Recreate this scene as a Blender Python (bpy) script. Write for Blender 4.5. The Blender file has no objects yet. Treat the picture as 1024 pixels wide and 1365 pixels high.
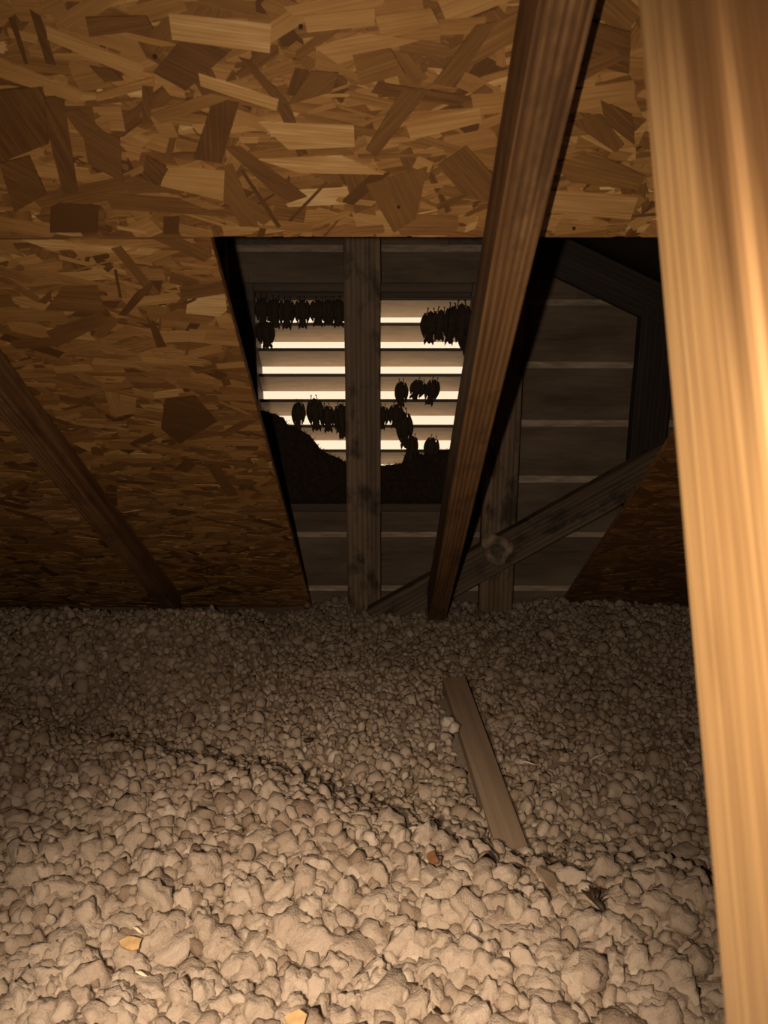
import bpy, bmesh, math, random
import numpy as np
from mathutils import Vector, Matrix, Euler, noise

# ------------------------------------------------------------------ camera, world, lights, exposure
SC = bpy.context.scene
COL = SC.collection
random.seed(7)
RNG = np.random.default_rng(7)
F = 1050.0                       # focal length in pixels of the 1024 x 1365 frame
PITCH = math.radians(15.5)       # the camera looks down
CAMZ = 0.80                      # eye height over the insulation
cam_d = bpy.data.cameras.new('camera')
cam_d.sensor_fit = 'VERTICAL'
cam_d.sensor_height = 36.0
cam_d.sensor_width = 27.0
cam_d.lens = F / 1365.0 * 36.0
cam_d.clip_start = 0.01
cam_d.dof.use_dof = True
cam_d.dof.focus_distance = 1.5
cam_d.dof.aperture_fstop = 13.0
cam = bpy.data.objects.new('camera', cam_d)
cam.location = (0, 0, CAMZ)
cam.rotation_euler = (math.radians(90) - PITCH, 0, 0)
COL.objects.link(cam)
SC.camera = cam

world = bpy.data.worlds.new('overcast_daylight')
SC.world = world
world.use_nodes = True
bg = world.node_tree.nodes['Background']
bg.inputs['Color'].default_value = (1.0, 0.78, 0.545, 1)
bg.inputs['Strength'].default_value = 1.1

fl = bpy.data.lights.new('phone_flash', 'SPOT')          # the phone's flash, just beside its lens
fl.energy = 25.0
fl.spot_size = math.radians(112)
fl.spot_blend = 1.0
fl.color = (1.0, 0.83, 0.64)
fl.shadow_soft_size = 0.006
flo = bpy.data.objects.new('phone_flash', fl)
flo.location = (-0.049, 0.0, CAMZ + 0.004)
flo.rotation_euler = (math.radians(90) - PITCH - math.radians(4), 0, math.radians(-4))
COL.objects.link(flo)

sp = bpy.data.lights.new('hand_torch', 'SPOT')            # a torch held low, pointing at the near insulation
sp.energy = 86.0
sp.color = (1.0, 0.83, 0.64)
sp.spot_size = math.radians(58)
sp.spot_blend = 1.0
sp.shadow_soft_size = 0.02
spo = bpy.data.objects.new('hand_torch', sp)
spo.location = (-0.14, -0.02, CAMZ - 0.05)
spo.rotation_euler = (Vector((-0.10, 0.56, 0.05)) - Vector(spo.location)).to_track_quat('-Z', 'Y').to_euler()
COL.objects.link(spo)

SC.view_settings.view_transform = 'Standard'
SC.view_settings.look = 'None'
SC.view_settings.exposure = 0.0
SC.view_settings.gamma = 1.0
SC.view_settings.use_curve_mapping = False

# ------------------------------------------------------------------ geometry of the place
ROOF = math.radians(40)
CR, SR = math.cos(ROOF), math.sin(ROOF)
ROOF_Z0 = CAMZ + 0.870           # height of the deck's underside over Y = 0
D = 2.04                         # the gable wall
NIN = Vector((0, -SR, -CR))      # deck normal, into the attic
TDN = Vector((0, CR, -SR))       # down the slope
CP, SP_ = math.cos(PITCH), math.sin(PITCH)

def ray(px, py):
    x, y = (px - 512) / F, (py - 682.5) / F
    return Vector((x, CP - y * SP_, -SP_ - y * CP))
def at_Y(px, py, Y):
    r = ray(px, py); k = Y / r.y
    return Vector((r.x * k, Y, CAMZ + r.z * k))
def at_Z(px, py, Z):
    r = ray(px, py); k = (Z - CAMZ) / r.z
    return Vector((r.x * k, r.y * k, Z))
def at_deck(px, py):
    r = ray(px, py); k = (ROOF_Z0 - CAMZ) / (r.z + r.y * SR / CR)
    return r.x * k, r.y * k / CR            # X and distance down the slope
def deck_pt(x, s, h=0.0):
    return Vector((x, 0, ROOF_Z0)) + TDN * s + NIN * h
def project(p):
    d = Vector(p) - Vector((0, 0, CAMZ))
    dep = d.y * CP - d.z * SP_
    return 512 + F * d.x / dep, 682.5 - F * (d.y * SP_ + d.z * CP) / dep, dep

# ------------------------------------------------------------------ helpers
def put(name, me, parent=None, mat=None):
    o = bpy.data.objects.new(name, me)
    COL.objects.link(o)
    if mat is not None and me is not None and not me.materials:
        me.materials.append(mat)
    if parent is not None:
        o.parent = parent
    return o
def tag(o, label=None, cat=None, group=None, kind=None):
    if label: o['label'] = label
    if cat: o['category'] = cat
    if group: o['group'] = group
    if kind: o['kind'] = kind
    return o
def empty(name, loc=(0, 0, 0), rot=(0, 0, 0)):
    o = bpy.data.objects.new(name, None)
    o.empty_display_size = 0.02
    o.location = loc
    o.rotation_euler = rot
    COL.objects.link(o)
    return o
def mesh_from_bm(name, bm, smooth=False):
    me = bpy.data.meshes.new(name)
    bm.to_mesh(me)
    bm.free()
    if smooth:
        me.polygons.foreach_set('use_smooth', [True] * len(me.polygons))
    return me
def mesh_py(name, verts, faces, smooth=False):
    me = bpy.data.meshes.new(name)
    me.from_pydata([tuple(v) for v in verts], [], faces)
    me.update()
    if smooth:
        me.polygons.foreach_set('use_smooth', [True] * len(me.polygons))
    return me
def box_bm(lo, hi, bevel=0.0, seg=1):
    bm = bmesh.new()
    bmesh.ops.create_cube(bm, size=1.0)
    for v in bm.verts:
        v.co = Vector([lo[i] + (v.co[i] + 0.5) * (hi[i] - lo[i]) for i in range(3)])
    if bevel:
        bmesh.ops.bevel(bm, geom=bm.edges[:], offset=bevel, segments=seg, affect='EDGES', profile=0.5)
    return bm
def board(name, p0, p1, side, half_w, half_t, mat, parent=None, bevel=0.0025, off=(0, 0), wob=0.0):
    """A sawn board from p0 to p1: local X along it, local Y along `side`, the section 2*half_w by 2*half_t."""
    p0, p1, side = Vector(p0), Vector(p1), Vector(side)
    ax = (p1 - p0); L = ax.length; ax.normalize()
    side = (side - ax * side.dot(ax)).normalized()
    up = ax.cross(side)
    bm = box_bm((0, -half_w + off[0], -half_t + off[1]), (L, half_w + off[0], half_t + off[1]), bevel, 2)
    if wob:
        n = 14
        for k in range(1, n):
            bmesh.ops.bisect_plane(bm, geom=bm.verts[:] + bm.edges[:] + bm.faces[:], plane_co=(L * k / n, 0, 0), plane_no=(1, 0, 0))
        for v in bm.verts:
            v.co.y += wob * noise.noise((v.co.x * 6, p0.x * 9, v.co.y * 14))
            v.co.z += wob * noise.noise((v.co.x * 6, p0.y * 9 + 5, v.co.z * 14))
    o = put(name, mesh_from_bm(name, bm), None, mat)
    M = Matrix((ax, side, up)).transposed().to_4x4()
    M.translation = p0
    o.matrix_world = M
    if parent is not None:
        o.parent = parent
        o.matrix_parent_inverse = parent.matrix_world.inverted()
    return o
def tube(bm, pts, rad, n=6):
    """A round rod through pts with a radius per point."""
    rings = []
    pts = [Vector(p) for p in pts]
    for i, p in enumerate(pts):
        d = (pts[min(i + 1, len(pts) - 1)] - pts[max(i - 1, 0)]).normalized()
        a = d.orthogonal().normalized(); b = d.cross(a)
        r = rad[i] if hasattr(rad, '__len__') else rad
        rings.append([bm.verts.new(p + (a * math.cos(t) + b * math.sin(t)) * r) for t in [2 * math.pi * k / n for k in range(n)]])
    for r0, r1 in zip(rings, rings[1:]):
        for k in range(n):
            bm.faces.new((r0[k], r0[(k + 1) % n], r1[(k + 1) % n], r1[k]))
    bm.faces.new(rings[0][::-1]); bm.faces.new(rings[-1])

# ------------------------------------------------------------------ materials
class NT:
    def __init__(self, name):
        self.m = bpy.data.materials.new(name); self.m.use_nodes = True
        self.t = self.m.node_tree
        self.b = self.t.nodes['Principled BSDF']
    def n(self, kind, **kw):
        o = self.t.nodes.new(kind)
        for k, v in kw.items():
            if k in o.inputs: o.inputs[k].default_value = v
            else: setattr(o, k, v)
        return o
    def l(self, a, b): self.t.links.new(a, b)
    def ramp(self, fac, stops):
        r = self.n('ShaderNodeValToRGB'); e = r.color_ramp.elements
        while len(e) < len(stops): e.new(0.5)
        for i, (p, c) in enumerate(stops):
            e[i].position = p; e[i].color = (*c, 1)
        self.l(fac, r.inputs[0]); return r.outputs[0]
    def noise(self, vec, scale, detail=3, rough=0.5, dist=0.0):
        o = self.n('ShaderNodeTexNoise')
        o.inputs['Scale'].default_value = scale; o.inputs['Detail'].default_value = detail
        o.inputs['Roughness'].default_value = rough; o.inputs['Distortion'].default_value = dist
        self.l(vec, o.inputs['Vector']); return o.outputs[0]
    def mapped(self, vec, scale, loc=None):
        o = self.n('ShaderNodeMapping'); o.inputs['Scale'].default_value = scale
        self.l(vec, o.inputs['Vector'])
        if loc is not None: self.l(loc, o.inputs['Location'])
        return o.outputs[0]
    def mix(self, a, b, fac, mode='MIX'):
        o = self.n('ShaderNodeMix', data_type='RGBA', blend_type=mode)
        for sock, v in ((o.inputs[0], fac), (o.inputs[6], a), (o.inputs[7], b)):
            if isinstance(v, (int, float)): sock.default_value = v
            elif isinstance(v, tuple): sock.default_value = (*v, 1)
            else: self.l(v, sock)
        return o.outputs[2]
    def math(self, op, a, b=0.0):
        o = self.n('ShaderNodeMath', operation=op)
        for i, v in enumerate((a, b)):
            if isinstance(v, (int, float)): o.inputs[i].default_value = v
            else: self.l(v, o.inputs[i])
        return o.outputs[0]
    def bump(self, h, strength, dist):
        o = self.n('ShaderNodeBump'); o.inputs['Strength'].default_value = strength; o.inputs['Distance'].default_value = dist
        self.l(h, o.inputs['Height']); self.l(o.outputs[0], self.b.inputs['Normal'])
    def done(self, col, rough=0.7, spec=0.3):
        if isinstance(col, tuple): self.b.inputs['Base Color'].default_value = (*col, 1)
        else: self.l(col, self.b.inputs['Base Color'])
        self.b.inputs['Roughness'].default_value = rough
        self.b.inputs['Specular IOR Level'].default_value = spec
        return self.m

def wood(name, dark, mid, light, grain=26.0, fine=150.0, stain=0.0, rough=0.65, spec=0.3, ring=1.0, stain_col=(0.012, 0.008, 0.005)):
    t = NT(name)
    tc = t.n('ShaderNodeTexCoord').outputs['Object']
    rnd = t.n('ShaderNodeObjectInfo').outputs['Random']
    off = t.n('ShaderNodeCombineXYZ'); t.l(t.math('MULTIPLY', rnd, 37.0), off.inputs[0]); t.l(t.math('MULTIPLY', rnd, 11.0), off.inputs[1]); t.l(t.math('MULTIPLY', rnd, 5.0), off.inputs[2])
    v1 = t.mapped(tc, (1.3, grain, grain), off.outputs[0])
    v2 = t.mapped(tc, (5.0, fine, fine), off.outputs[0])
    g = t.noise(v1, 1.6, 2, 0.45, 0.5)
    f = t.noise(v2, 1.6, 3, 0.6)
    w = t.n('ShaderNodeTexWave', wave_type='BANDS', bands_direction='Y'); w.inputs['Scale'].default_value = 1.2; w.inputs['Distortion'].default_value = 5.0
    w.inputs['Detail'].default_value = 2.0; w.inputs['Detail Scale'].default_value = 0.6; t.l(v1, w.inputs['Vector'])
    s = t.math('ADD', t.math('MULTIPLY', g, 0.65), t.math('MULTIPLY', w.outputs[1], 0.22 * ring))
    s = t.math('ADD', s, t.math('MULTIPLY', t.math('SUBTRACT', f, 0.5), 0.45))
    c = t.ramp(s, [(0.18, dark), (0.45, mid), (0.72, light)])
    # knots: sparse dark spots
    vk = t.mapped(tc, (7.0, 18.0, 18.0), off.outputs[0])
    vo = t.n('ShaderNodeTexVoronoi'); vo.inputs['Scale'].default_value = 0.9; t.l(vk, vo.inputs['Vector'])
    kn = t.ramp(vo.outputs[0], [(0.05, (1, 1, 1)), (0.17, (0, 0, 0))])
    c = t.mix(c, dark, t.math('MULTIPLY', kn, 0.7))
    if stain:
        st = t.ramp(t.noise(t.mapped(tc, (9, 16, 16), off.outputs[0]), 1.3, 4, 0.6), [(0.52, (0, 0, 0)), (0.66, (1, 1, 1))])
        c = t.mix(c, stain_col, t.math('MULTIPLY', st, stain))
    t.bump(t.math('ADD', f, t.math('MULTIPLY', s, 0.6)), 0.35, 0.0015)
    return t.done(c, rough, spec)

M = {}
M['chord'] = wood('roughsawn_rafter_wood', (0.075, 0.032, 0.012), (0.165, 0.080, 0.030), (0.27, 0.145, 0.060), grain=34, fine=190, stain=0.45, stain_col=(0.035, 0.018, 0.009))
M['web'] = wood('pale_planed_wood', (0.21, 0.108, 0.042), (0.37, 0.215, 0.090), (0.50, 0.315, 0.15), grain=30, fine=210, rough=0.36, spec=0.6, ring=0.3)
def top_shade_grain(m):  # dark grain streaks, thickened up the post to paint in the weaker light
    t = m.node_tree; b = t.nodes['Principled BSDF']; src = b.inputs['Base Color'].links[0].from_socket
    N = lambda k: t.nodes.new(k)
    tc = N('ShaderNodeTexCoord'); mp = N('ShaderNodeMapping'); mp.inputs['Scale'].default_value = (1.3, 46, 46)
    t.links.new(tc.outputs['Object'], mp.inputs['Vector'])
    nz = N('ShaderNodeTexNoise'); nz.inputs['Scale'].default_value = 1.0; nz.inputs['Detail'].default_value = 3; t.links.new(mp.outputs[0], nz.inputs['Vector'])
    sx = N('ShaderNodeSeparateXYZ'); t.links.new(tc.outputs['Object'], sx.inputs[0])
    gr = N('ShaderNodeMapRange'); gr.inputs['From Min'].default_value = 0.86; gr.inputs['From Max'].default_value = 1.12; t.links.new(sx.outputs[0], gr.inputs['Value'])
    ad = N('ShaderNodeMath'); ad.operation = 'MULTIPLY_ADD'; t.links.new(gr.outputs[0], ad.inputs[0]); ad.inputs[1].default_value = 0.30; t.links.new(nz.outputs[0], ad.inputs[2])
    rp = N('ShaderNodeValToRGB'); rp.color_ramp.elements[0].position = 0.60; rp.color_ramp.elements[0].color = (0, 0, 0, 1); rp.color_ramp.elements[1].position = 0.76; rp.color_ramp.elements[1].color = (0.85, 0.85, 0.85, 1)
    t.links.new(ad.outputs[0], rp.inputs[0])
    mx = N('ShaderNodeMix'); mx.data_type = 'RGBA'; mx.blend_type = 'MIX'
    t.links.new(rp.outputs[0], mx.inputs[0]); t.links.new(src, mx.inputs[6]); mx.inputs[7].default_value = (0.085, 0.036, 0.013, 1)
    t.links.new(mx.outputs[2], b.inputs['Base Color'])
top_shade_grain(M['web'])
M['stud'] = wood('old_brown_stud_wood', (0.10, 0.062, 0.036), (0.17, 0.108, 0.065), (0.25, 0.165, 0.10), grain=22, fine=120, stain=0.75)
M['frame'] = wood('dark_vent_frame_wood', (0.05, 0.034, 0.022), (0.09, 0.062, 0.04), (0.14, 0.098, 0.064), grain=22, fine=120)
M['brace'] = wood('dim_brown_brace_wood', (0.055, 0.035, 0.021), (0.11, 0.072, 0.044), (0.18, 0.12, 0.076), grain=22, fine=120, stain=0.8)
M['lath'] = wood('dusty_lath_wood', (0.17, 0.11, 0.07), (0.215, 0.142, 0.09), (0.26, 0.175, 0.115), grain=14, fine=90, ring=0.4)

def siding_mat():
    t = NT('siding_back_grey_brown')
    tc = t.n('ShaderNodeTexCoord').outputs['Object']
    a = t.noise(t.mapped(tc, (2.2, 9, 9)), 1.5, 4, 0.6)
    b = t.noise(t.mapped(tc, (8, 90, 90)), 1.5, 3, 0.6)
    c = t.ramp(t.math('ADD', t.math('MULTIPLY', a, 0.75), t.math('MULTIPLY', b, 0.25)), [(0.3, (0.075, 0.051, 0.034)), (0.5, (0.145, 0.102, 0.070)), (0.7, (0.22, 0.158, 0.11))])
    t.bump(b, 0.3, 0.001)
    return t.done(c, 0.8, 0.15)
M['siding'] = siding_mat()
M['darkwood'] = wood('near_black_wood', (0.014, 0.009, 0.006), (0.026, 0.017, 0.011), (0.045, 0.03, 0.02), grain=22, fine=120)  # near-black wood for the gable roof, its rafter and the stud by the post
def dust_mat():
    t = NT('dusty_siding_lip')
    tc = t.n('ShaderNodeTexCoord').outputs['Object']
    b = t.noise(t.mapped(tc, (12, 60, 60)), 1.5, 3, 0.6)
    return t.done(t.ramp(b, [(0.3, (0.25, 0.185, 0.132)), (0.7, (0.50, 0.385, 0.29))]), 0.9, 0.1)
M['dust'] = dust_mat()
def slat_mat():
    t = NT('weathered_pale_louver_paint')
    tc = t.n('ShaderNodeTexCoord').outputs['Object']
    b = t.noise(t.mapped(tc, (14, 60, 60)), 1.4, 4, 0.6)
    return t.done(t.ramp(b, [(0.25, (0.54, 0.42, 0.30)), (0.55, (0.66, 0.53, 0.39)), (0.75, (0.74, 0.61, 0.46))]), 0.6, 0.3)
M['slat'] = slat_mat()

def strand_mat():
    t = NT('osb_wood_strand')
    at = t.n('ShaderNodeAttribute', attribute_name='tone').outputs['Fac']
    uv = t.n('ShaderNodeUVMap', uv_map='UVMap').outputs[0]
    g = t.noise(t.mapped(uv, (9, 420, 1)), 1.0, 4, 0.65)
    big = t.noise(t.mapped(uv, (14, 45, 1)), 1.0, 2, 0.5)
    s = t.math('ADD', at, t.math('ADD', t.math('MULTIPLY', t.math('SUBTRACT', g, 0.5), 0.75), t.math('MULTIPLY', t.math('SUBTRACT', big, 0.5), 0.35)))
    c = t.ramp(s, [(0.0, (0.105, 0.045, 0.014)), (0.3, (0.20, 0.092, 0.026)), (0.6, (0.34, 0.170, 0.052)), (0.85, (0.46, 0.26, 0.092)), (1.0, (0.6, 0.39, 0.18))])
    t.bump(g, 0.5, 0.0008)
    return t.done(c, 0.5, 0.4)
M['strand'] = strand_mat()
def osb_base():
    t = NT('osb_panel_core')
    tc = t.n('ShaderNodeTexCoord').outputs['Object']
    a = t.noise(t.mapped(tc, (10, 55, 55)), 1.0, 4, 0.6)
    c = t.ramp(a, [(0.3, (0.10, 0.04, 0.012)), (0.55, (0.22, 0.095, 0.028)), (0.75, (0.34, 0.17, 0.055))])
    return t.done(c, 0.65, 0.25)
M['osb'] = osb_base()

def insulation_mat():
    t = NT('loose_fill_insulation')
    tc = t.n('ShaderNodeTexCoord').outputs['Object']
    geo = t.n('ShaderNodeNewGeometry').outputs['Position']
    at = t.n('ShaderNodeAttribute', attribute_name='tone').outputs['Fac']
    rnd = t.n('ShaderNodeObjectInfo').outputs['Random']
    a = t.noise(geo, 120, 5, 0.7)
    f = t.noise(geo, 420, 3, 0.7)
    s = t.math('ADD', at, t.math('MULTIPLY', t.math('SUBTRACT', rnd, 0.5), 0.25))
    s = t.math('ADD', s, t.math('ADD', t.math('MULTIPLY', t.math('SUBTRACT', a, 0.5), 0.5), t.math('MULTIPLY', t.math('SUBTRACT', f, 0.5), 0.3)))
    c = t.ramp(s, [(0.0, (0.185, 0.125, 0.084)), (0.35, (0.29, 0.212, 0.152)), (0.65, (0.375, 0.285, 0.212)), (1.0, (0.52, 0.42, 0.33))])
    t.bump(t.math('ADD', a, t.math('MULTIPLY', f, 0.5)), 0.7, 0.005)
    return t.done(c, 1.0, 0.03)
M['insul'] = insulation_mat()

def plain(name, col, rough=0.8, spec=0.2, var=0.3, scale=60):
    t = NT(name)
    tc = t.n('ShaderNodeTexCoord').outputs['Object']
    a = t.noise(tc, scale, 3, 0.6)
    c = t.ramp(a, [(0.3, tuple(x * (1 - var) for x in col)), (0.7, tuple(x * (1 + var) for x in col))])
    return t.done(c, rough, spec)
M['fur'] = plain('dark_bat_fur', (0.045, 0.030, 0.019), 0.9, 0.1, 0.4, 300)
M['wing'] = plain('dark_bat_wing_skin', (0.036, 0.025, 0.016), 0.7, 0.2, 0.3, 200)
M['heap'] = plain('dark_matted_debris', (0.028, 0.019, 0.012), 0.95, 0.05, 0.35, 120)
M['roofing'] = plain('grey_backing_board', (0.12, 0.09, 0.07), 0.85, 0.1)
M['chip'] = plain('orange_wood_chip', (0.36, 0.22, 0.095), 0.7, 0.2, 0.25, 80)
M['redchip'] = plain('reddish_brown_chip', (0.17, 0.075, 0.032), 0.7, 0.2, 0.25, 80)
M['straw'] = plain('pale_straw_splinter', (0.62, 0.46, 0.31), 0.7, 0.3, 0.15, 80)
M['husk'] = plain('dark_brown_husk', (0.035, 0.02, 0.01), 0.6, 0.3, 0.4, 200)
M['patch'] = plain('pale_mottled_patch', (0.22, 0.155, 0.105), 0.9, 0.1, 0.6, 45)

# ------------------------------------------------------------------ large structure: floor bed, roof deck, walls
def height(x, y):
    """Lie of the loose insulation."""
    h = 0.020 * noise.noise((x * 2.6 + 3, y * 2.6, 0.3)) + 0.012 * noise.noise((x * 7, y * 7, 1.7))
    ye = 0.99 - 0.42 * x + 0.05 * noise.noise((x * 4, 0, 9))
    k = min(max((ye + 0.17 - y) / 0.22, 0), 1); k = k * k * (3 - 2 * k)
    h += 0.075 * k - 0.015
    g = math.exp(-((y - 1.70) / 0.16) ** 2) * min(max((-0.22 - x) / 0.2, 0), 1)
    h += 0.088 * g
    b = min(max((y - 1.80) / 0.1, 0), 1) * min(max((-0.2 - x) / 0.1, 0), 1)
    h -= 0.03 * b
    return h

floor = empty('floor'); floor['kind'] = 'structure'
gx = np.linspace(-2.6, 2.6, 150); gy = np.linspace(-2.7, 2.12, 140)
vs = [(x, y, height(x, y) - 0.006) for y in gy for x in gx]
nx = len(gx)
fs = [(j * nx + i, j * nx + i + 1, (j + 1) * nx + i + 1, (j + 1) * nx + i) for j in range(len(gy) - 1) for i in range(nx - 1)]
me = mesh_py('insulation_bed', vs, fs, True)
a = me.attributes.new('tone', 'FLOAT', 'POINT'); a.data.foreach_set('value', [0.25] * len(vs))
bed = put('insulation_bed', me, floor, M['insul'])

S_HOLE = at_deck(400, 315)[1]
X_L, X_R = -0.2005, 0.488
S_END = 2.66
ceiling = empty('ceiling'); ceiling['kind'] = 'structure'
PANELS = [('osb_panel', -1.44, 1.00, S_HOLE - 1.22, S_HOLE), ('osb_panel', -1.44, X_L, S_HOLE + 0.003, S_END), ('osb_panel', X_R, 1.00, S_HOLE + 0.003, S_END),
          ('osb_panel', -2.6, -1.443, S_HOLE - 1.9, S_END), ('osb_panel', 1.003, 2.6, S_HOLE - 1.9, S_END), ('osb_panel', -1.44, 1.00, S_HOLE - 1.9, S_HOLE - 1.223)]
panel_obj = []
for nm, x0, x1, s0, s1 in PANELS:
    P = [deck_pt(x0, s0), deck_pt(x1, s0), deck_pt(x1, s1), deck_pt(x0, s1)]
    Q = [p - NIN * 0.0115 for p in P]
    o = put(nm, mesh_py(nm, P + Q, [(0, 1, 2, 3), (7, 6, 5, 4), (0, 4, 5, 1), (1, 5, 6, 2), (2, 6, 7, 3), (3, 7, 4, 0)]), ceiling, M['osb'])
    panel_obj.append(o)

# the other roof slope behind the camera and the closing walls
ridge_s = S_HOLE - 1.9
RY, RZ = ridge_s * CR, ROOF_Z0 - ridge_s * SR
def slab(name, quad, n, th, mat, parent=None):
    quad = [Vector(q) for q in quad]; n = Vector(n).normalized()
    k = len(quad)
    vs = quad + [q + n * th for q in quad]
    fs = [tuple(range(k))[::-1], tuple(range(k, 2 * k))] + [(i, (i + 1) % k, k + (i + 1) % k, k + i) for i in range(k)]
    bm = bmesh.new(); bv = [bm.verts.new(v) for v in vs]
    for f in fs: bm.faces.new([bv[i] for i in f])
    bmesh.ops.recalc_face_normals(bm, faces=bm.faces[:])
    return put(name, mesh_from_bm(name, bm), parent, mat)
BY = RY - RZ / math.tan(ROOF)
o = slab('ceiling', [(-2.6, RY, RZ), (2.6, RY, RZ), (2.6, BY, 0), (-2.6, BY, 0)], (0, -SR, CR), 0.012, M['osb']); o['kind'] = 'structure'
for sx, nm in ((-1, 'wall_left'), (1, 'wall_right')):
    o = slab(nm, [(sx * 2.6, RY, RZ), (sx * 2.6, BY, -0.05), (sx * 2.6, 2.1, -0.05)], (sx, 0, 0), 0.03, M['roofing']); o['kind'] = 'structure'
o = slab('floor', [(-2.6, BY, -0.09), (2.6, BY, -0.09), (2.6, 2.12, -0.09), (-2.6, 2.12, -0.09)], (0, 0, -1), 0.03, M['roofing']); o['kind'] = 'structure'

# the small overlaid gable beyond the opening: two roof slopes and a lap-sided wall
GX, GZ, GS = -0.05, 1.145, 0.445
def gable_z(x): return GZ - GS * abs(x - GX)
for sx in (-1, 1):
    xe = GX + sx * GZ / GS
    yr = (ROOF_Z0 - GZ) * CR / SR + 0.035
    o = slab('ceiling', [(GX, yr, GZ), (GX, D + 0.14, GZ), (xe, D + 0.14, 0), (xe, ROOF_Z0 * CR / SR + 0.035, 0)], (sx * GS, 0, 1), 0.014, M['darkwood']); o['kind'] = 'structure'

wall = empty('wall_back', (0, D, 0)); wall['kind'] = 'structure'
VX0, VX1 = at_Y(346, 500, D).x, at_Y(625, 400, D).x + 0.004
VZ1, VZ0 = at_Y(480, 389, D).z, at_Y(480, 667, D).z
led = [at_Y(600, y, D).z for y in (780, 708, 635, 560, 482, 398, 326)]
led = [led[0] - 0.15] + led + [led[-1] + 0.145, led[-1] + 0.29]
def siding_piece(x0, x1, z0, z1, lipped=True):
    """One lap board seen from behind; its dusty upper lip is bevelled inwards."""
    t = 0.012; lip = 0.017
    full = 1.0
    yb, yt = 0.013, 0.0                          # bottom sits outwards, top inwards
    prof = [(yb, z0 - 0.012), (yt, z1 - lip), (yt + 0.010, z1), (yt + 0.016, z1), (yb + t, z0 - 0.012)]
    vs = []
    for x in (x0, x1):
        for y, z in prof:
            zz = min(z, gable_z(x) + 0.004)
            vs.append((x, y, zz))
    k = len(prof)
    fs = [tuple(range(k)), tuple(range(2 * k - 1, k - 1, -1))] + [(i, k + i, k + (i + 1) % k, (i + 1) % k) for i in range(k)]
    me = mesh_py('siding_board', vs, fs)
    me.materials.append(M['siding']); me.materials.append(M['dust'])
    if lipped: me.polygons[3].material_index = 1
    return put('siding_board', me, wall)
FR = 0.022                                       # thickness of the vent's frame boards
for z0, z1 in zip(led, led[1:]):
    segs = []
    hw = max((GZ - z1) / GS, 0.02) + 0.02
    lo_, hi_ = GX - hw, GX + hw
    ox0, ox1 = VX0 - FR + 0.004, VX1 + FR - 0.004
    if z1 - 0.004 <= VZ0 - FR or z0 >= VZ1 + FR:
        siding_piece(lo_, hi_, z0, z1)
    else:
        siding_piece(lo_, ox0, z0, z1); siding_piece(ox1, hi_, z0, z1)
        if z0 < VZ0 - FR and z1 > VZ0 - FR: siding_piece(ox0, ox1, z0, VZ0 - FR + 0.002, False)
        if z1 > VZ1 + FR and z0 < VZ1 + FR: siding_piece(ox0, ox1, VZ1 + FR + 0.002, z1)
# sheathing paper behind the boards closes the corners towards daylight
hw = GZ / GS + 0.02
def backing(x0, x1, z0, z1):
    vs = []
    pts = [(x0, z0), (x1, z0), (x1, min(z1, gable_z(x1) + 0.01)), (x0, min(z1, gable_z(x0) + 0.01))]
    if x0 < GX < x1 and z1 > gable_z(x1): pts = pts[:3] + [(GX, min(GZ + 0.01, z1))] + pts[3:]
    slab('siding_board', [(x, 0.034, z) for x, z in pts], (0, 1, 0), 0.006, M['roofing'], wall)
backing(GX - hw, VX0 - 0.005, -0.2, 1.2); backing(VX1 + 0.005, GX + hw, -0.2, 1.2)
backing(VX0 - 0.005, VX1 + 0.005, -0.2, VZ0 - 0.004); backing(VX0 - 0.005, VX1 + 0.005, VZ1 + 0.004, 1.2)

# ------------------------------------------------------------------ OSB strands on the panels
def clip_rect(poly, x0, x1, s0, s1):
    for ax, val, keep in ((0, x0, 1), (0, x1, -1), (1, s0, 1), (1, s1, -1)):
        out = []
        for i in range(len(poly)):
            a, b = poly[i], poly[(i + 1) % len(poly)]
            ia, ib = (a[ax] - val) * keep >= 0, (b[ax] - val) * keep >= 0
            if ia: out.append(a)
            if ia != ib:
                t = (val - a[ax]) / (b[ax] - a[ax])
                out.append((a[0] + (b[0] - a[0]) * t, a[1] + (b[1] - a[1]) * t))
        poly = out
        if len(poly) < 3: return []
    return poly
def strand_data(poly, h, tone, ang):
    """A thin flake lying on the deck: top polygon, sides down to the panel, UVs along its own grain."""
    k = len(poly)
    ca, sa = math.cos(ang), math.sin(ang)
    ou, ov = random.random() * 9, random.random() * 9
    vs = [deck_pt(x, s, h) for x, s in poly] + [deck_pt(x, s, -0.0004) for x, s in poly]
    uv = [(x * ca + s * sa + ou, -x * sa + s * ca + ov) for x, s in poly] * 2
    return vs, [tuple(range(k))] + [(i, k + i, k + (i + 1) % k, (i + 1) % k) for i in range(k)], uv, tone
def strand_mesh(items):
    V, Fc, UV, T = [], [], [], []
    for vs, fs, uv, tone in items:
        b = len(V); V += [tuple(v) for v in vs]; Fc += [tuple(b + i for i in f) for f in fs]; UV += uv; T += [tone] * len(vs)
    me = bpy.data.meshes.new('wood_strand'); me.from_pydata(V, [], Fc)
    l = me.uv_layers.new(name='UVMap')
    vi = np.zeros(len(me.loops), dtype=np.int32); me.loops.foreach_get('vertex_index', vi)
    l.data.foreach_set('uv', np.array(UV, dtype=np.float32)[vi].ravel())
    a = me.attributes.new('tone', 'FLOAT', 'POINT'); a.data.foreach_set('value', T)
    me.materials.append(M['strand']); me.update()
    return me

def area2(p):
    return abs(sum(p[i][0] * p[(i + 1) % len(p)][1] - p[(i + 1) % len(p)][0] * p[i][1] for i in range(len(p)))) / 2

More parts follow.
